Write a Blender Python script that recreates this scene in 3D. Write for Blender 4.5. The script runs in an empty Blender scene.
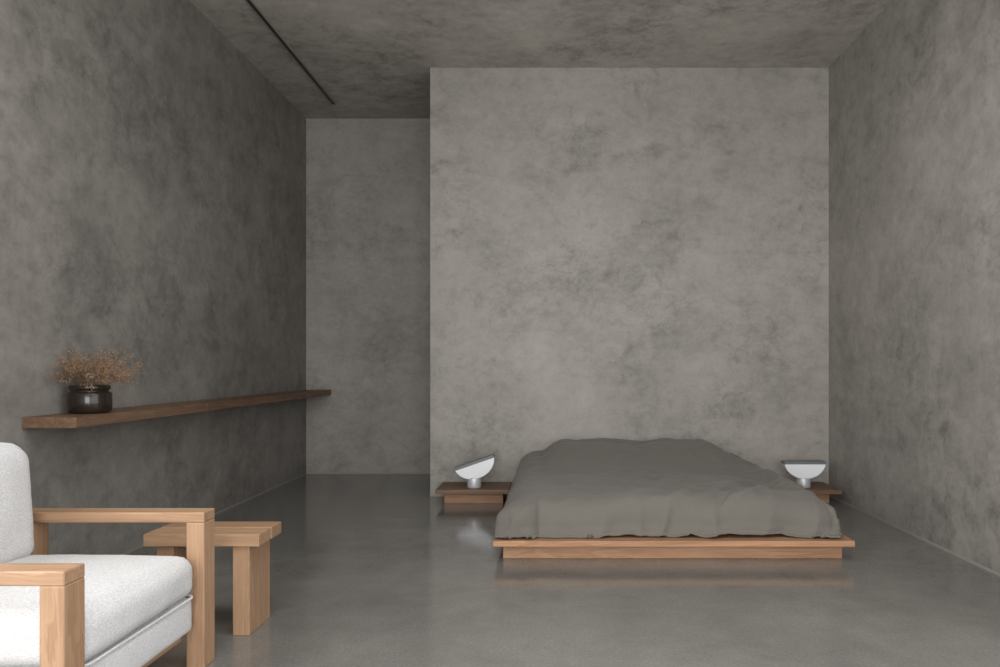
import bpy, bmesh, math, random, time
from mathutils import Vector, noise, Matrix
random.seed(4)
T0=time.time()
S=bpy.context.scene
COL=S.collection
S.view_settings.view_transform='Standard'

# ------------------------------------------------------------------ materials
class NT:
    def __init__(s,name):
        s.m=bpy.data.materials.new(name); s.m.use_nodes=True
        s.t=s.m.node_tree; s.b=s.t.nodes['Principled BSDF']
    def n(s,typ,**kw):
        nd=s.t.nodes.new(typ)
        for k,v in kw.items():
            if k in nd.inputs.keys(): nd.inputs[k].default_value=v
            else: setattr(nd,k,v)
        return nd
    def l(s,a,b): s.t.links.new(a,b)
    def math(s,op,a,b=None,c=None,clamp=False):
        nd=s.t.nodes.new('ShaderNodeMath'); nd.operation=op; nd.use_clamp=clamp
        for i,v in enumerate((a,b,c)):
            if v is None: continue
            if isinstance(v,(int,float)): nd.inputs[i].default_value=v
            else: s.l(v,nd.inputs[i])
        return nd.outputs[0]
    def noise(s,vec,scale,detail=4,rough=.5,dist=0.,lac=2.,out='Fac'):
        nd=s.t.nodes.new('ShaderNodeTexNoise')
        nd.inputs['Scale'].default_value=scale; nd.inputs['Detail'].default_value=detail
        nd.inputs['Roughness'].default_value=rough; nd.inputs['Distortion'].default_value=dist
        nd.inputs['Lacunarity'].default_value=lac
        s.l(vec,nd.inputs['Vector']); return nd.outputs[out]
    def ramp(s,fac,stops,interp='LINEAR'):
        nd=s.t.nodes.new('ShaderNodeValToRGB'); cr=nd.color_ramp; cr.interpolation=interp
        while len(cr.elements)<len(stops): cr.elements.new(.5)
        for e,(p,c) in zip(cr.elements,stops):
            e.position=p; e.color=(c,c,c,1) if isinstance(c,(int,float)) else (*c,1)
        s.l(fac,nd.inputs[0]); return nd.outputs[0]
    def mapping(s,vec,scale=(1,1,1),loc=(0,0,0),rot=(0,0,0)):
        nd=s.t.nodes.new('ShaderNodeMapping'); nd.inputs['Scale'].default_value=scale
        nd.inputs['Rotation'].default_value=rot
        nd.inputs['Location'].default_value=loc; s.l(vec,nd.inputs['Vector']); return nd.outputs[0]
    def warp(s,vec,scale,amt,detail=4):
        c=s.noise(vec,scale,detail,.6,out='Color')
        a=s.t.nodes.new('ShaderNodeVectorMath'); a.operation='SUBTRACT'; s.l(c,a.inputs[0]); a.inputs[1].default_value=(.5,.5,.5)
        b=s.t.nodes.new('ShaderNodeVectorMath'); b.operation='SCALE'; s.l(a.outputs[0],b.inputs[0]); b.inputs['Scale'].default_value=amt
        d=s.t.nodes.new('ShaderNodeVectorMath'); d.operation='ADD'; s.l(vec,d.inputs[0]); s.l(b.outputs[0],d.inputs[1])
        return d.outputs[0]
    def bump(s,h,strength=.2,dist=.01):
        nd=s.t.nodes.new('ShaderNodeBump'); nd.inputs['Strength'].default_value=strength
        nd.inputs['Distance'].default_value=dist; s.l(h,nd.inputs['Height']); s.l(nd.outputs[0],s.b.inputs['Normal'])

def plaster(name,dark,mid,light,seed=0,contrast=1.0,big=1.,crisp=1.,plane='XZ'):
    k=NT(name); g=k.n('ShaderNodeNewGeometry').outputs['Position']
    v=k.mapping(g,(1,1,1.1),(seed*3.1,seed*1.7,seed*2.3))
    vw=k.warp(v,7.,.11,4)
    a=k.noise(v,.6,4,.5,.2)
    b=k.noise(vw,1.6,7,.6,.2)
    c=k.noise(vw,8.,6,.74,.2)
    d=k.noise(v,50,3,.7)
    mask=k.ramp(k.noise(k.mapping(v,loc=(7,3,1)),1.0,4,.6,.2),[(.40,0.),(.60,1.)])
    # crisp creases between trowel passes
    t=None
    for sc,w,wd in ((2.1,1.0,.045),(5.2,.8,.045)):
        q=k.noise(vw,sc,6,.6,.25)
        q=k.ramp(k.math('ABSOLUTE',k.math('SUBTRACT',q,.5)),[(0,w),(wd*.3,w*.42),(wd,w*.1),(wd*2,0.)])
        t=q if t is None else k.math('ADD',t,q)
    # trowel strokes in two sweeping directions
    ws=k.warp(v,1.1,.9,2)
    rot=(0,.8,0) if plane=='XZ' else ((.8,0,0) if plane=='YZ' else (0,0,.8))
    rot2=tuple(-1.2*r for r in rot)
    sc_={'XZ':(1.,1.,3.2),'YZ':(1.,1.,3.2),'XY':(1.,3.2,1.)}[plane]
    st1=k.noise(k.mapping(ws,sc_,rot=rot),1.7,6,.64,.1)
    st2=k.noise(k.mapping(ws,sc_,rot=rot2),1.5,6,.64,.1)
    sel=k.ramp(k.noise(v,1.3,2,.5),[(.44,0.),(.56,1.)])
    st=k.math('ADD',k.math('MULTIPLY',st1,sel),k.math('MULTIPLY',st2,k.math('SUBTRACT',1.,sel)))
    p=k.noise(vw,2.7,8,.68,.2)
    patch=k.ramp(p,[(.49,0.),(.525,1.)])
    pits=k.ramp(k.noise(v,34,2,.5),[(.70,0.),(.76,1.)])
    # gentle vertical run-off streaks
    vr=k.mapping(vw,(3.2,3.2,.28)); run=k.noise(vr,1.,4,.6,.1)
    s=k.math('MULTIPLY',k.math('SUBTRACT',a,.5),.95*contrast*big)
    for q,w in ((b,.9*big),(c,.9),(st,.65),(run,.28)):
        s=k.math('ADD',s,k.math('MULTIPLY',k.math('SUBTRACT',q,.5),w*contrast))
    s=k.math('ADD',s,k.math('MULTIPLY',k.math('SUBTRACT',d,.5),.25))
    q=k.math('ADD',k.math('MULTIPLY',patch,.10),k.math('MULTIPLY',t,.19))
    q=k.math('MULTIPLY',q,k.math('ADD',k.math('MULTIPLY',mask,.7),.3))
    q=k.math('ADD',q,k.math('MULTIPLY',pits,.05))
    s=k.math('SUBTRACT',s,k.math('MULTIPLY',q,1.1*contrast*crisp))
    s=k.math('ADD',s,.57)
    col=k.ramp(s,[(.12,dark),(.5,mid),(.88,light)])
    k.l(col,k.b.inputs['Base Color'])
    k.l(k.ramp(b,[(.3,.6),(.7,.45)]),k.b.inputs['Roughness'])
    k.b.inputs['Specular IOR Level'].default_value=.35
    h=k.math('ADD',k.math('MULTIPLY',c,.5),k.math('MULTIPLY',d,.1))
    h=k.math('ADD',h,k.math('MULTIPLY',st,.3))
    k.bump(h,.22,.012)
    return k.m
def tint(v): return (v,v*.94,v*.855)
M_part=plaster('plaster_partition',tint(.19),tint(.305),tint(.39),1,.8,.65,1.1)
M_left=plaster('plaster_left',tint(.13),tint(.222),tint(.325),5,.85,.8,1.1,'YZ')  # darker tones partly put the left wall's shade into the colour
M_right=plaster('plaster_right',tint(.155),tint(.265),tint(.37),9,.85,.85,1.1,'YZ')
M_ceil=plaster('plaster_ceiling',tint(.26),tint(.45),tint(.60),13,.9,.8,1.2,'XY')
M_back=plaster('plaster_back',tint(.20),tint(.305),tint(.39),17,.85,.75)

def floor_mat():
    k=NT('polished_concrete'); g=k.n('ShaderNodeNewGeometry').outputs['Position']
    a=k.noise(g,.9,6,.6,.3); b=k.noise(g,4,8,.7,.3); c=k.noise(g,70,4,.8); d=k.noise(g,240,2,.6)
    s=k.math('ADD',k.math('MULTIPLY',k.math('SUBTRACT',a,.5),.85),k.math('MULTIPLY',k.math('SUBTRACT',b,.5),.6))
    s=k.math('ADD',s,k.math('MULTIPLY',k.math('SUBTRACT',c,.5),1.))
    s=k.math('ADD',s,k.math('MULTIPLY',k.math('SUBTRACT',d,.5),.5))
    s=k.math('ADD',s,.5)
    k.l(k.ramp(s,[(.1,(.105,.101,.092)),(.5,(.163,.157,.144)),(.9,(.238,.230,.212))]),k.b.inputs['Base Color'])
    k.l(k.ramp(k.math('ADD',k.math('MULTIPLY',a,.6),k.math('MULTIPLY',b,.4)),[(.35,.085),(.65,.20)]),k.b.inputs['Roughness'])
    k.b.inputs['Specular IOR Level'].default_value=.66
    k.bump(b,.025,.01)
    return k.m
M_floor=floor_mat()

def wood(name,c0,c1,c2,axis='X',rough=.5):
    k=NT(name); o=k.n('ShaderNodeTexCoord').outputs['Object']
    oi=k.n('ShaderNodeObjectInfo')
    add=k.n('ShaderNodeVectorMath',operation='ADD'); k.l(o,add.inputs[0])
    cb=k.n('ShaderNodeCombineXYZ')
    r=k.math('MULTIPLY',oi.outputs['Random'],13.)
    for i in range(3): k.l(r,cb.inputs[i])
    k.l(cb.outputs[0],add.inputs[1]); v=add.outputs[0]
    sc={'X':(.7,9,9),'Y':(9,.7,9),'Z':(9,9,.7)}[axis]
    vm=k.mapping(v,sc)
    a=k.noise(vm,1.0,5,.6,.9)
    rings=k.math('FRACT',k.math('MULTIPLY',a,8.))
    rings=k.ramp(rings,[(0,.1),(.55,.55),(.9,.9),(1.,.1)])
    sc2=tuple(x*14 if x>1 else 2.5 for x in sc)
    f=k.noise(k.mapping(v,sc2),1.,4,.7,.2)
    b=k.noise(vm,.35,3,.5)
    s=k.math('ADD',k.math('MULTIPLY',rings,.36),k.math('MULTIPLY',f,.57))
    s=k.math('ADD',s,k.math('MULTIPLY',k.math('SUBTRACT',b,.5),.7))
    k.l(k.ramp(s,[(.12,c2),(.45,c1),(.85,c0)]),k.b.inputs['Base Color'])
    k.b.inputs['Roughness'].default_value=rough
    k.b.inputs['Specular IOR Level'].default_value=.35
    k.bump(f,.12,.002)
    return k.m
oak=((.235,.137,.076),(.34,.208,.122),(.43,.280,.175))
OAK={a:wood('oak_'+a,*oak,a) for a in 'XYZ'}
ced=((.255,.132,.070),(.39,.217,.122),(.505,.305,.182))
BEDW={a:wood('bed_oak_'+a,*ced,a) for a in 'XYZ'}
wal=((.070,.040,.023),(.155,.092,.055),(.25,.158,.098))
WAL={a:wood('walnut_'+a,*wal,a) for a in 'XYZ'}

def fabric(name,col,scale=420,bs=.25,var=.12,wr=0.,sheen=.2):
    k=NT(name); o=k.n('ShaderNodeTexCoord').outputs['Object']
    w1=k.noise(k.mapping(o,(1,.35,1)),scale,2,.5); w2=k.noise(k.mapping(o,(.35,1,1)),scale,2,.5)
    w=k.math('MULTIPLY',k.math('ADD',w1,w2),.5)
    lo=tuple(c*(1-var*1.6) for c in col); hi=tuple(min(1,c*(1+var)) for c in col)
    k.l(k.ramp(w,[(.35,lo),(.62,hi)]),k.b.inputs['Base Color'])
    k.b.inputs['Roughness'].default_value=.9; k.b.inputs['Specular IOR Level'].default_value=.15
    k.b.inputs['Sheen Weight'].default_value=sheen
    h=w
    if wr>0:
        n=k.noise(o,9,5,.5,.8); h=k.math('ADD',k.math('MULTIPLY',w,.04),k.math('MULTIPLY',n,wr))
        k.bump(h,.4,.02)
    else: k.bump(h,bs,.002)
    return k.m
M_linen=fabric('cream_linen',(.58,.575,.575),260,.7,.13,sheen=.1)
M_duvet=fabric('duvet_cotton',(.140,.129,.113),500,.1,.05,wr=.45,sheen=.12)
M_sheet=fabric('mattress_cotton',(.3,.28,.25),500)

def simple(name,col,rough=.5,metal=0.,**kw):
    k=NT(name); k.b.inputs['Base Color'].default_value=(*col,1)
    o=k.n('ShaderNodeTexCoord').outputs['Object']; a=k.noise(o,30,4,.6)
    k.l(k.ramp(a,[(.3,max(.02,rough*.85)),(.7,min(1,rough*1.15))]),k.b.inputs['Roughness'])
    k.b.inputs['Metallic'].default_value=metal
    for q,v in kw.items(): k.b.inputs[q].default_value=v
    return k.m
M_lampout=simple('lamp_white_enamel',(.80,.82,.84),.4)
M_lampin=simple('lamp_grey_rim',(.14,.15,.165),.4)
M_steel=simple('lamp_pale_steel',(.55,.57,.60),.4,.3)
M_black=simple('track_black',(.03,.03,.03),.5)
M_frame=simple('window_frame_metal',(.05,.05,.05),.5)
M_seal=simple('joint_sealant',(.27,.255,.23),.7)
M_glass=simple('smoked_glass',(.02,.014,.010),.18)
M_stem=simple('dried_stem',(.16,.10,.055),.8)
M_bud=simple('dried_bud',(.32,.20,.115),.8)

# ------------------------------------------------------------------ helpers
def link(ob,parent=None,loc=None):
    COL.objects.link(ob)
    if loc is not None: ob.location=loc
    if parent is not None:
        ob.location=Vector(ob.location)-parent.location; ob.parent=parent
    return ob
def empty(name,loc):
    e=bpy.data.objects.new(name,None); e.empty_display_size=.1; COL.objects.link(e); e.location=loc; return e
def shade(me,on=True):
    me.polygons.foreach_set('use_smooth',[on]*len(me.polygons))
def box(name,x0,x1,y0,y1,z0,z1,mat,parent=None,bevel=0.):
    bm=bmesh.new(); bmesh.ops.create_cube(bm,size=1)
    bmesh.ops.scale(bm,vec=(x1-x0,y1-y0,z1-z0),verts=bm.verts)
    if bevel>0: bmesh.ops.bevel(bm,geom=bm.edges[:],offset=bevel,segments=3,profile=.6,affect='EDGES')
    me=bpy.data.meshes.new(name); bm.to_mesh(me); bm.free(); me.materials.append(mat)
    if bevel>0:
        shade(me)
    ob=bpy.data.objects.new(name,me)
    link(ob,parent,((x0+x1)/2,(y0+y1)/2,(z0+z1)/2))
    if bevel>0:
        m=ob.modifiers.new('wn','WEIGHTED_NORMAL'); m.keep_sharp=True
    return ob
def cushion(name,x0,x1,y0,y1,z0,z1,r,mat,parent=None,puff=(0,0,0),N=24,wr=.004,seed=0,ext=None):
    bm=bmesh.new(); bmesh.ops.create_cube(bm,size=2)
    bmesh.ops.subdivide_edges(bm,edges=bm.edges[:],cuts=N,use_grid_fill=True)
    h=Vector(((x1-x0)/2,(y1-y0)/2,(z1-z0)/2)); c=Vector(((x0+x1)/2,(y0+y1)/2,(z0+z1)/2))
    for v in bm.verts:
        u=v.co.copy()
        p=Vector((u.x*h.x,u.y*h.y,u.z*h.z))
        q=Vector([max(-(h[i]-r),min(h[i]-r,p[i])) for i in range(3)])
        d=p-q
        if d.length>1e-6: p=q+d.normalized()*r if d.length>r*0.999 else q+d
        for i in range(3):
            j,k_=(i+1)%3,(i+2)%3
            f=(1-u[j]**2)*(1-u[k_]**2)
            p[i]+=puff[i]*f*u[i]
        if wr>0:
            n=noise.fractal(Vector((p.x*5+seed,p.y*5,p.z*5)),.9,2.,4)
            n2=noise.noise(Vector((p.x*2.+seed*3,p.y*2.,p.z*2.)))
            dd=p.normalized()
            p+=dd*(n*wr+n2*wr*1.5)
        v.co=p
    me=bpy.data.meshes.new(name); bm.to_mesh(me); bm.free(); shade(me); me.materials.append(mat)
    ob=bpy.data.objects.new(name,me); link(ob,parent,c); return ob
def tube(name,pts,rad,mat,parent=None,cyclic=False):
    cu=bpy.data.curves.new(name,'CURVE'); cu.dimensions='3D'; cu.bevel_depth=rad; cu.bevel_resolution=3
    sp=cu.splines.new('POLY'); sp.points.add(len(pts)-1); sp.use_cyclic_u=cyclic
    o=Vector(pts[0])
    for i,p in enumerate(pts): sp.points[i].co=(*(Vector(p)-o),1)
    cu.materials.append(mat)
    tmp=bpy.data.objects.new(name,cu); COL.objects.link(tmp)
    bpy.context.view_layer.update()
    me=bpy.data.meshes.new_from_object(tmp.evaluated_get(bpy.context.evaluated_depsgraph_get()))
    bpy.data.objects.remove(tmp); shade(me)
    if not me.materials: me.materials.append(mat)
    ob=bpy.data.objects.new(name,me); link(ob,parent,o); return ob
def rrect(x0,x1,y0,y1,z,r,n=6):
    out=[]
    for cx,cy,a0 in ((x1-r,y1-r,0),(x0+r,y1-r,90),(x0+r,y0+r,180),(x1-r,y0+r,270)):
        for i in range(n+1):
            a=math.radians(a0+90*i/n); out.append((cx+r*math.cos(a),cy+r*math.sin(a),z))
    return out
def lathe(name,prof,mat,parent=None,loc=(0,0,0),seg=64):
    bm=bmesh.new(); rings=[]
    for r,z in prof:
        if r<1e-6: rings.append([bm.verts.new((0,0,z))])
        else: rings.append([bm.verts.new((r*math.cos(2*math.pi*i/seg),r*math.sin(2*math.pi*i/seg),z)) for i in range(seg)])
    for a,b in zip(rings,rings[1:]):
        for i in range(seg):
            j=(i+1)%seg
            if len(a)==1 and len(b)>1: bm.faces.new((a[0],b[j],b[i]))
            elif len(b)==1 and len(a)>1: bm.faces.new((a[i],a[j],b[0]))
            elif len(a)>1: bm.faces.new((a[i],a[j],b[j],b[i]))
    bmesh.ops.recalc_face_normals(bm,faces=bm.faces)
    me=bpy.data.meshes.new(name); bm.to_mesh(me); bm.free(); shade(me)
    for m in (mat if isinstance(mat,(list,tuple)) else [mat]): me.materials.append(m)
    ob=bpy.data.objects.new(name,me); link(ob,parent,loc); return ob
def multi_box(name,boxes,mat,parent=None):
    bm=bmesh.new()
    for (x0,x1,y0,y1,z0,z1) in boxes:
        bmesh.ops.create_cube(bm,size=1,matrix=Matrix.Translation(((x0+x1)/2,(y0+y1)/2,(z0+z1)/2))@Matrix.Diagonal((x1-x0,y1-y0,z1-z0,1)))
    me=bpy.data.meshes.new(name); bm.to_mesh(me); bm.free(); me.materials.append(mat)
    ob=bpy.data.objects.new(name,me); COL.objects.link(ob); return ob

# ------------------------------------------------------------------ room
XL,XR,H=-2.71,2.57,3.95
YB,YP,YR=8.67,7.18,-4.0
T=.2
box('floor',XL-T,XR+T,YR-T,YB+T,-.2,0,M_floor)
# ceiling with an unseen opening, added to let in overhead fill light
kx0,kx1,ky0,ky1=-1.4,1.6,-.6,3.4
multi_box('ceiling',[(XL-T,XR+T,YR-T,ky0,H,H+T),(XL-T,XR+T,ky1,YB+T,H,H+T),(XL-T,kx0,ky0,ky1,H,H+T),(kx1,XR+T,ky0,ky1,H,H+T)],M_ceil)
# side windows out of view; the right one added to brighten the left wall
sy0,sy1,sz0,sz1=-3.4,2.6,.3,3.5
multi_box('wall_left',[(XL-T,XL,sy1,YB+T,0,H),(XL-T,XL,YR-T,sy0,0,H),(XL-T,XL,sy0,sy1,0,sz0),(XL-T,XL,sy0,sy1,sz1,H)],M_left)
multi_box('wall_right',[(XR,XR+T,sy1,YB+T,0,H),(XR,XR+T,YR-T,sy0,0,H),(XR,XR+T,sy0,sy1,0,sz0),(XR,XR+T,sy0,sy1,sz1,H)],M_right)
box('wall_back',XL,XR,YB,YB+T,0,H,M_back)
box('wall_partition',-1.105,XR,YP,YP+.22,0,H,M_part,bevel=.006)
wx0,wx1,wz0,wz1=-1.6,2.3,.15,3.5
multi_box('wall_rear',[(XL,wx0,YR-T,YR,0,H),(wx1,XR,YR-T,YR,0,H),(wx0,wx1,YR-T,YR,0,wz0),(wx0,wx1,YR-T,YR,wz1,H)],M_right)
fr=[(wx0,wx1,YR-.12,YR-.06,wz0,wz0+.05),(wx0,wx1,YR-.12,YR-.06,wz1-.05,wz1)]
for i in range(5):
    x=wx0+(wx1-wx0-.05)*i/4; fr.append((x,x+.05,YR-.12,YR-.06,wz0,wz1))
multi_box('window_1',fr,M_frame)
for nm,xa,xb in (('window_2',XL-.14,XL-.08),('added_window_right',XR+.08,XR+.14)):
    fr=[(xa,xb,sy0,sy1,sz0,sz0+.05),(xa,xb,sy0,sy1,sz1-.05,sz1)]
    for i in range(6):
        y=sy0+(sy1-sy0-.05)*i/5; fr.append((xa,xb,y,y+.05,sz0,sz1))
    multi_box(nm,fr,M_frame)
multi_box('baseboard_left',[(XL,XL+.006,YR,YB,0,.012)],M_seal)
multi_box('baseboard_right',[(XR-.006,XR,YR,YP,0,.016)],M_seal)
multi_box('baseboard_back',[(XL,XR,YB-.006,YB,0,.014)],M_seal)
multi_box('baseboard_partition',[(-1.105,XR,YP-.005,YP,0,.012)],M_seal)
trk=empty('ceiling_light_track',(-2.26,5,H-.006))
box('rail',-2.275,-2.245,1.,8.16,H-.012,H,M_black,trk)
box('lip_1',-2.283,-2.276,1.,8.16,H-.016,H,M_seal,trk)
box('lip_2',-2.244,-2.237,1.,8.16,H-.016,H,M_seal,trk)

# ------------------------------------------------------------------ wall shelf
sh=empty('wall_shelf',(-2.57,6.33,.905))
cuts=[4.0,5.55,7.1,YB]
for i in range(3):
    box('board_%d'%(i+1),XL,-2.43,cuts[i]+(.0008 if i else 0),cuts[i+1],.88,.937,WAL['Y'],sh,bevel=.003)

# ------------------------------------------------------------------ vase + dried flowers
vx,vy,vz=-2.572,4.36,.937
vs=empty('vase_with_dried_flowers',(vx,vy,vz))
prof=[(0,0),(.088,0),(.102,.005),(.109,.018),(.111,.06),(.110,.105),(.106,.115),(.094,.121),(.092,.127),(.100,.132),(.103,.142),(.102,.152),(.096,.156),(.088,.152),(.084,.13),(.098,.115),(.102,.08),(.098,.02),(0,.012)]
lathe('jar',prof,M_glass,vs,(vx,vy,vz))
FV=[];FF=[];FM=[]
def seg(a,b,r0,r1):
    d=(b-a)
    if d.length<1e-5: return
    q=d.to_track_quat('Z','Y').to_matrix(); n=len(FV)
    for c_,r in ((a,r0),(b,r1)):
        for t in (0,2.094,4.188): FV.append(c_+q@Vector((r*math.cos(t),r*math.sin(t),0)))
    for i in range(3):
        j=(i+1)%3; FF.append((n+i,n+j,n+3+j,n+3+i)); FM.append(0)
bmi=bmesh.new(); bmesh.ops.create_icosphere(bmi,subdivisions=1,radius=1.)
ICV=[v.co.copy() for v in bmi.verts]; ICF=[tuple(v.index for v in f.verts) for f in bmi.faces]; bmi.free()
def bud(p,r):
    n=len(FV)
    for v in ICV: FV.append(p+v*r)
    for f in ICF: FF.append(tuple(n+i for i in f)); FM.append(1)
def grow(p,d,L,depth):
    n=4; r=.0011 if depth==0 else .0006
    for i in range(n):
        d=(d+Vector([random.gauss(0,.13) for _ in range(3)])).normalized()
        q=p+d*L/n
        seg(p,q,r,r*.85); p=q
        if depth<2 and i>=1:
            for _ in range(2 if depth==0 else 1):
                dd=(d+Vector([random.gauss(0,.55) for _ in range(3)])).normalized()
                grow(p,dd,L*random.uniform(.25,.45),depth+1)
        if depth>=1 and random.random()<.35:
            bud(p+Vector([random.gauss(0,.004) for _ in range(3)]),random.uniform(.0018,.0032))
    bud(p,random.uniform(.002,.0036))
for i in range(66):
    a=random.uniform(0,2*math.pi); t=random.random()**.6
    d=Vector((math.cos(a)*t*1.1,math.sin(a)*t*1.1,.70)).normalized()
    grow(Vector((math.cos(a)*.05*t,math.sin(a)*.05*t,.135)),d,random.uniform(.115,.205),0)
for i in range(14):
    a=random.uniform(0,6.28); seg(Vector((math.cos(a)*.05,math.sin(a)*.05,.014)),Vector((math.cos(a+2)*.04,math.sin(a+2)*.04,.14)),.0018,.0016)
lim=XL+.05-vx
for v in FV:
    if v.x<lim: v.x=lim+(v.x-lim)*.3
me=bpy.data.meshes.new('dried_flowers'); me.from_pydata(FV,[],FF); me.materials.append(M_stem); me.materials.append(M_bud)
me.polygons.foreach_set('material_index',FM); me.update()
link(bpy.data.objects.new('dried_flowers',me),vs,(vx,vy,vz))

# ------------------------------------------------------------------ bed
bed=empty('platform_bed',(.75,5.95,0))
PX0,PX1,PY0,PY1=-.347,1.854,4.74,7.17
ZT=.136
box('platform_top',PX0,PX1,PY0,PY1,ZT-.036,ZT,BEDW['X'],bed,bevel=.004)
box('plinth_front',PX0+.055,PX1-.03,4.87,4.91,0,ZT-.036,BEDW['X'],bed,bevel=.002)
box('plinth_left',PX0+.055,PX0+.095,4.911,PY1,0,ZT-.036,BEDW['Y'],bed,bevel=.002)
box('plinth_right',PX1-.07,PX1-.03,4.911,PY1,0,ZT-.036,BEDW['Y'],bed,bevel=.002)
cushion('mattress',-.08,1.60,5.02,6.99,ZT+.001,.33,.06,M_sheet,bed,N=12,wr=0)
cushion('pillow_1',0.0,.73,6.52,6.95,.30,.50,.085,M_sheet,bed,puff=(0,0,.01),N=10,wr=.004,seed=2)
cushion('pillow_2',.79,1.51,6.52,6.95,.30,.50,.085,M_sheet,bed,puff=(0,0,.01),N=10,wr=.004,seed=6)
# duvet: puffy cover draped over the mattress and pillows down to the platform
def sst(a,b,x):
    t=max(0.,min(1.,(x-a)/(b-a))); return t*t*(3-2*t)
NN=lambda x,y,z: noise.noise(Vector((x,y,z)))
F=lambda x,y,z,o=4: noise.fractal(Vector((x,y,z)),.85,2.,o)
def ridge(x,y,z,w=.10):
    n=abs(noise.noise(Vector((x,y,z)))); return max(0.,1-n/w)**1.3
RX0,RX1,RY0,RY1=-.07,1.65,5.0,7.155
DM=.36
def prof_o(d,side):
    t=d/DM
    return side*(math.sin(min(1.,t*1.5)*math.pi/2)*.86+.14*sst(.84,1.,t))
def prof_k(d):
    t=d/DM
    return sst(-.03,1.0,t)**1.35 if t>0 else 0.
def top_z(x,y):
    z=.392
    hx=sst(-.18,.12,x)*(1-sst(1.30,1.70,x))
    hy=sst(5.9,6.62,y)*(1-.25*sst(6.95,7.16,y))
    z+=.162*hx*hy*(1-.10*math.exp(-((x-.76)/.12)**2))
    z+=.026*NN(x*1.7,y*1.7,4.1)
    z-=.02*(1-sst(5.0,5.6,y))
    return z
N1,N2=260,270
V=[];Fc=[]
for j in range(N2+1):
    fy=RY0-DM+(RY1-RY0+DM)*j/N2
    for i in range(N1+1):
        fx=RX0-DM+(RX1-RX0+2*DM)*i/N1
        cx=max(RX0,min(RX1,fx)); cy=max(RY0,min(RY1,fy))
        wx_,wy_=fx-cx,fy-cy
        d=max(abs(wx_),abs(wy_)); L=math.hypot(wx_,wy_)
        px,py=cx+wx_*.85,cy+wy_*.85
        wq=.30*NN(px*1.8,py*1.8,9.)+.04*NN(px*6,py*6,3.)
        zt=top_z(cx,cy)
        foot=1-sst(5.2,6.5,cy); rgt=sst(.2,1.5,cx)
        amp=.75+.9*foot*rgt+.35*foot
        wr=.010*F(px*2.4,py*2.4,1.,2)
        wr+=.014*amp*ridge(px*1.5+wq*3,py*.8+wq*2,5.,.28)
        wr+=.011*amp*ridge((.8*px+.6*py)*2.8+wq*3,(-.6*px+.8*py)*.9+wq,2.,.30)
        wr+=.010*amp*ridge((.5*px-.86*py)*3.6+wq*4,(.86*px+.5*py)*1.1,7.,.28)
        wr+=.005*amp*ridge((.9*px-.4*py)*6.5+wq*6,(.4*px+.9*py)*1.8,13.,.25)
        wr-=.013
        if L<1e-9:
            x_,y_,z=cx,cy,zt+wr
        else:
            dx,dy=wx_/L,wy_/L
            side=(.26 if wx_<0 else .125)*abs(dx)+.19*abs(dy)
            o=prof_o(d,side); kk=prof_k(d)
            corner=min(abs(wx_),abs(wy_))/max(d,1e-6)
            per=(cx-cy)*1.0+(math.atan2(dy,dx))*.35
            fold=.5*NN(per*4.5,d*1.2,3.)+.5*(ridge(per*4.2+.6*d,d*1.2,8.,.34)-.3)
            fa=(.034+.06*corner+.03*rgt*foot)*sst(.05,.9,d/DM)
            o+=fold*fa
            if corner>0: o*=1+.10*corner
            zb=ZT+.016
            z=zt+(zb-zt)*kk+wr*(1-.5*kk)
            hem=math.exp(-((d/DM-.84)/.10)**2)
            o+=.016*hem*(1+NN(per*8,1.,2.))
            z+=.006*max(0,NN(per*9,2.,5.))*sst(.8,1,d/DM)
            z=max(z,zb+.003*NN(per*20,0,1))
            x_,y_=cx+dx*o,cy+dy*o
            x_=max(x_,PX0+.008); x_=min(x_,PX1-.07); y_=max(y_,PY0+.03)
        y_=min(y_,YP-.014)
        V.append((x_-.75,y_-5.9,z-.3))
W_=N1+1
for j in range(N2):
    for i in range(N1):
        a=j*W_+i; Fc.append((a,a+1,a+W_+1,a+W_))
me2=bpy.data.meshes.new('duvet'); me2.from_pydata(V,[],Fc); me2.update()
me2.materials.append(M_duvet); shade(me2)
duv=bpy.data.objects.new('duvet',me2); link(duv,bed,Vector((.75,5.9,.3)))
so=duv.modifiers.new('thick','SOLIDIFY'); so.thickness=.012; so.offset=-1

# ------------------------------------------------------------------ nightstands
def nightstand(name,xa,xb):
    e=empty(name,((xa+xb)/2,6.93,0))
    box('top',xa,xb,6.69,7.17,ZT-.036,ZT,WAL['X'],e,bevel=.003)
    box('base',xa+.06,xb-.06,6.83,7.15,0,ZT-.036,BEDW['X'],e,bevel=.002)
    return e
nightstand('nightstand',-.985,-.352)
nightstand('nightstand.001',1.859,2.505)

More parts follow.
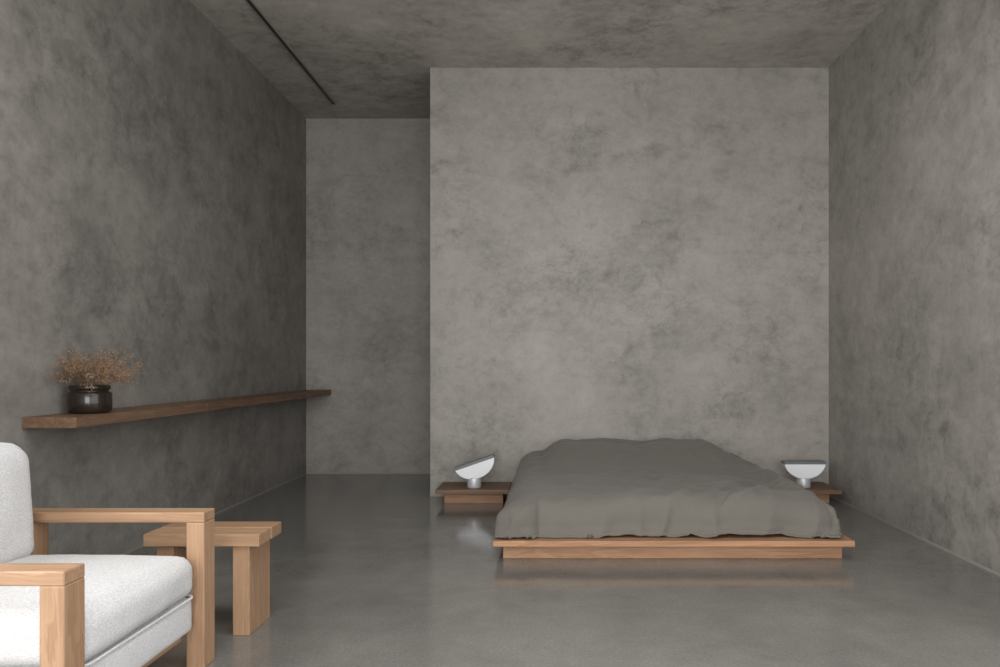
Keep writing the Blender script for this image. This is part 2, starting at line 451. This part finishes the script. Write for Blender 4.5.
# ------------------------------------------------------------------ lamps (half-disc shade resting on a short round foot)
def lamp(name,x,y,tilt,yaw):
    e=empty(name,(x,y,ZT))
    lathe('base',[(0,0),(.060,0),(.062,.004),(.062,.085),(.058,.09),(0,.09)],M_steel,e,(x,y,ZT))
    R=.182; D=.152; th=.055; n=40
    bm=bmesh.new()
    outl=[(-R*math.cos(math.pi*i/n),-D*math.sin(math.pi*i/n)) for i in range(n+1)]
    A=[bm.verts.new((a,-th,b)) for a,b in outl]; B=[bm.verts.new((a,th,b)) for a,b in outl]
    bm.faces.new(A); bm.faces.new(list(reversed(B)))
    for i in range(n): bm.faces.new((A[i+1],A[i],B[i],B[i+1]))
    top=bm.faces.new((A[0],A[n],B[n],B[0]))
    bmesh.ops.recalc_face_normals(bm,faces=bm.faces)
    me=bpy.data.meshes.new('half_disc_shade')
    bmesh.ops.bevel(bm,geom=bm.edges[:],offset=.006,segments=2,profile=.6,affect='EDGES',clamp_overlap=True)
    for f in bm.faces: f.smooth=True
    bm.to_mesh(me); bm.free(); me.materials.append(M_lampout)
    b=bpy.data.objects.new('half_disc_shade',me); link(b,e,(x,y,ZT+.078+D))
    b.modifiers.new('wn','WEIGHTED_NORMAL')
    b.rotation_euler=(math.radians(yaw),math.radians(tilt),0)
    d=box('grey_rim',x-R+.001,x+R-.001,y-th+.001,y+th-.001,ZT+.078+D-.024,ZT+.078+D+.0015,M_lampin,e,bevel=.001)
    d.location=b.location
    for v in d.data.vertices: v.co.z-=.0112
    d.scale=(1.004,1.03,1); d.rotation_euler=b.rotation_euler
    return e
lamp('table_lamp',-.665,6.85,-19,0)
lamp('table_lamp.001',2.225,6.85,0,0)

# ------------------------------------------------------------------ side table
tb=empty('side_table',(-1.54,3.6,0))
box('plank_1',-1.80,-1.287,3.45,3.585,.40,.455,OAK['X'],tb,bevel=.004)
box('plank_2',-1.80,-1.287,3.605,3.74,.40,.455,OAK['X'],tb,bevel=.004)
box('leg_1',-1.412,-1.337,3.47,3.725,0,.40,OAK['Z'],tb,bevel=.004)
box('leg_2',-1.75,-1.675,3.47,3.725,0,.40,OAK['Z'],tb,bevel=.004)
box('tenon_1',-1.412,-1.337,3.585,3.605,.39,.452,OAK['Z'],tb)
box('tenon_2',-1.75,-1.675,3.585,3.605,.39,.452,OAK['Z'],tb)

# ------------------------------------------------------------------ armchair
ch=empty('armchair',(-1.74,2.69,0))
FX=-1.37; RX=-2.12; ZA=.62; TH=.042
for tag,ya,yb in (('near',2.20,2.30),('far',3.09,3.19)):
    box('arm_rest_'+tag,RX,FX,ya,yb,ZA-TH,ZA,OAK['X'],ch,bevel=.006)
    box('front_post_'+tag,FX-.072,FX,ya,yb,0,ZA-TH+.001,OAK['Z'],ch,bevel=.006)
    box('rear_post_'+tag,RX,RX+.072,ya,yb,0,ZA-TH+.001,OAK['Z'],ch,bevel=.006)
box('seat_rail_front',-1.50,-1.46,2.30,3.09,.11,.16,OAK['Y'],ch,bevel=.003)
box('seat_rail_rear',-2.10,-2.06,2.30,3.09,.11,.16,OAK['Y'],ch,bevel=.003)
cushion('seat_base',-2.2,-1.40,2.315,3.075,.155,.30,.03,M_linen,ch,puff=(.008,0,0),wr=.002,seed=1)
cushion('seat_cushion',-2.2,-1.39,2.312,3.078,.295,.462,.055,M_linen,ch,puff=(.012,.0,.03),wr=.005,seed=3)
tube('piping_lower',rrect(-2.19,-1.393,2.318,3.072,.298,.05),.005,M_linen,ch,True)
bc=cushion('back_cushion',-2.24,-2.00,2.33,3.06,.43,.897,.075,M_linen,ch,puff=(.03,.0,.02),wr=.007,seed=8)
bc.rotation_euler=(0,math.radians(-4),0)

# ------------------------------------------------------------------ lights (daylight at the openings; right window and overhead fill are added)
def area(name,loc,rot,sx,sy,power,col=(1,.99,.975)):
    L=bpy.data.lights.new(name,'AREA'); L.shape='RECTANGLE'; L.size=sx; L.size_y=sy; L.energy=power; L.color=col
    o=bpy.data.objects.new(name,L); COL.objects.link(o); o.location=loc; o.rotation_euler=rot; return o
R90=math.radians(90)
area('window_daylight_rear',((wx0+wx1)/2,YR-.3,(wz0+wz1)/2),(R90,0,0),wx1-wx0,wz1-wz0,345)
area('window_daylight_left',(XL-.25,(sy0+sy1)/2,(sz0+sz1)/2),(0,-R90,0),sz1-sz0,sy1-sy0,350)
area('added_fill_right',(XR+.25,(sy0+sy1)/2,(sz0+sz1)/2),(0,R90,0),sz1-sz0,sy1-sy0,155)  # unseen source, added to lift the dark left wall
area('added_overhead_fill',((kx0+kx1)/2,(ky0+ky1)/2,H+.25),(0,0,0),kx1-kx0,ky1-ky0,120)  # unseen overhead source, added to lift floor and ambient light
W=bpy.data.worlds.new('world'); S.world=W; W.use_nodes=True
W.node_tree.nodes['Background'].inputs[0].default_value=(.85,.9,1,1); W.node_tree.nodes['Background'].inputs[1].default_value=.6

# ------------------------------------------------------------------ camera
cam=bpy.data.cameras.new('camera'); co=bpy.data.objects.new('camera',cam); COL.objects.link(co)
co.location=(0,0,1.2); co.rotation_euler=(math.radians(90),0,0)
cam.sensor_width=36; cam.lens=780*36/1000; cam.shift_x=-.05; cam.shift_y=.0325
cam.clip_start=.05
S.camera=co
print('T all',time.time()-T0)
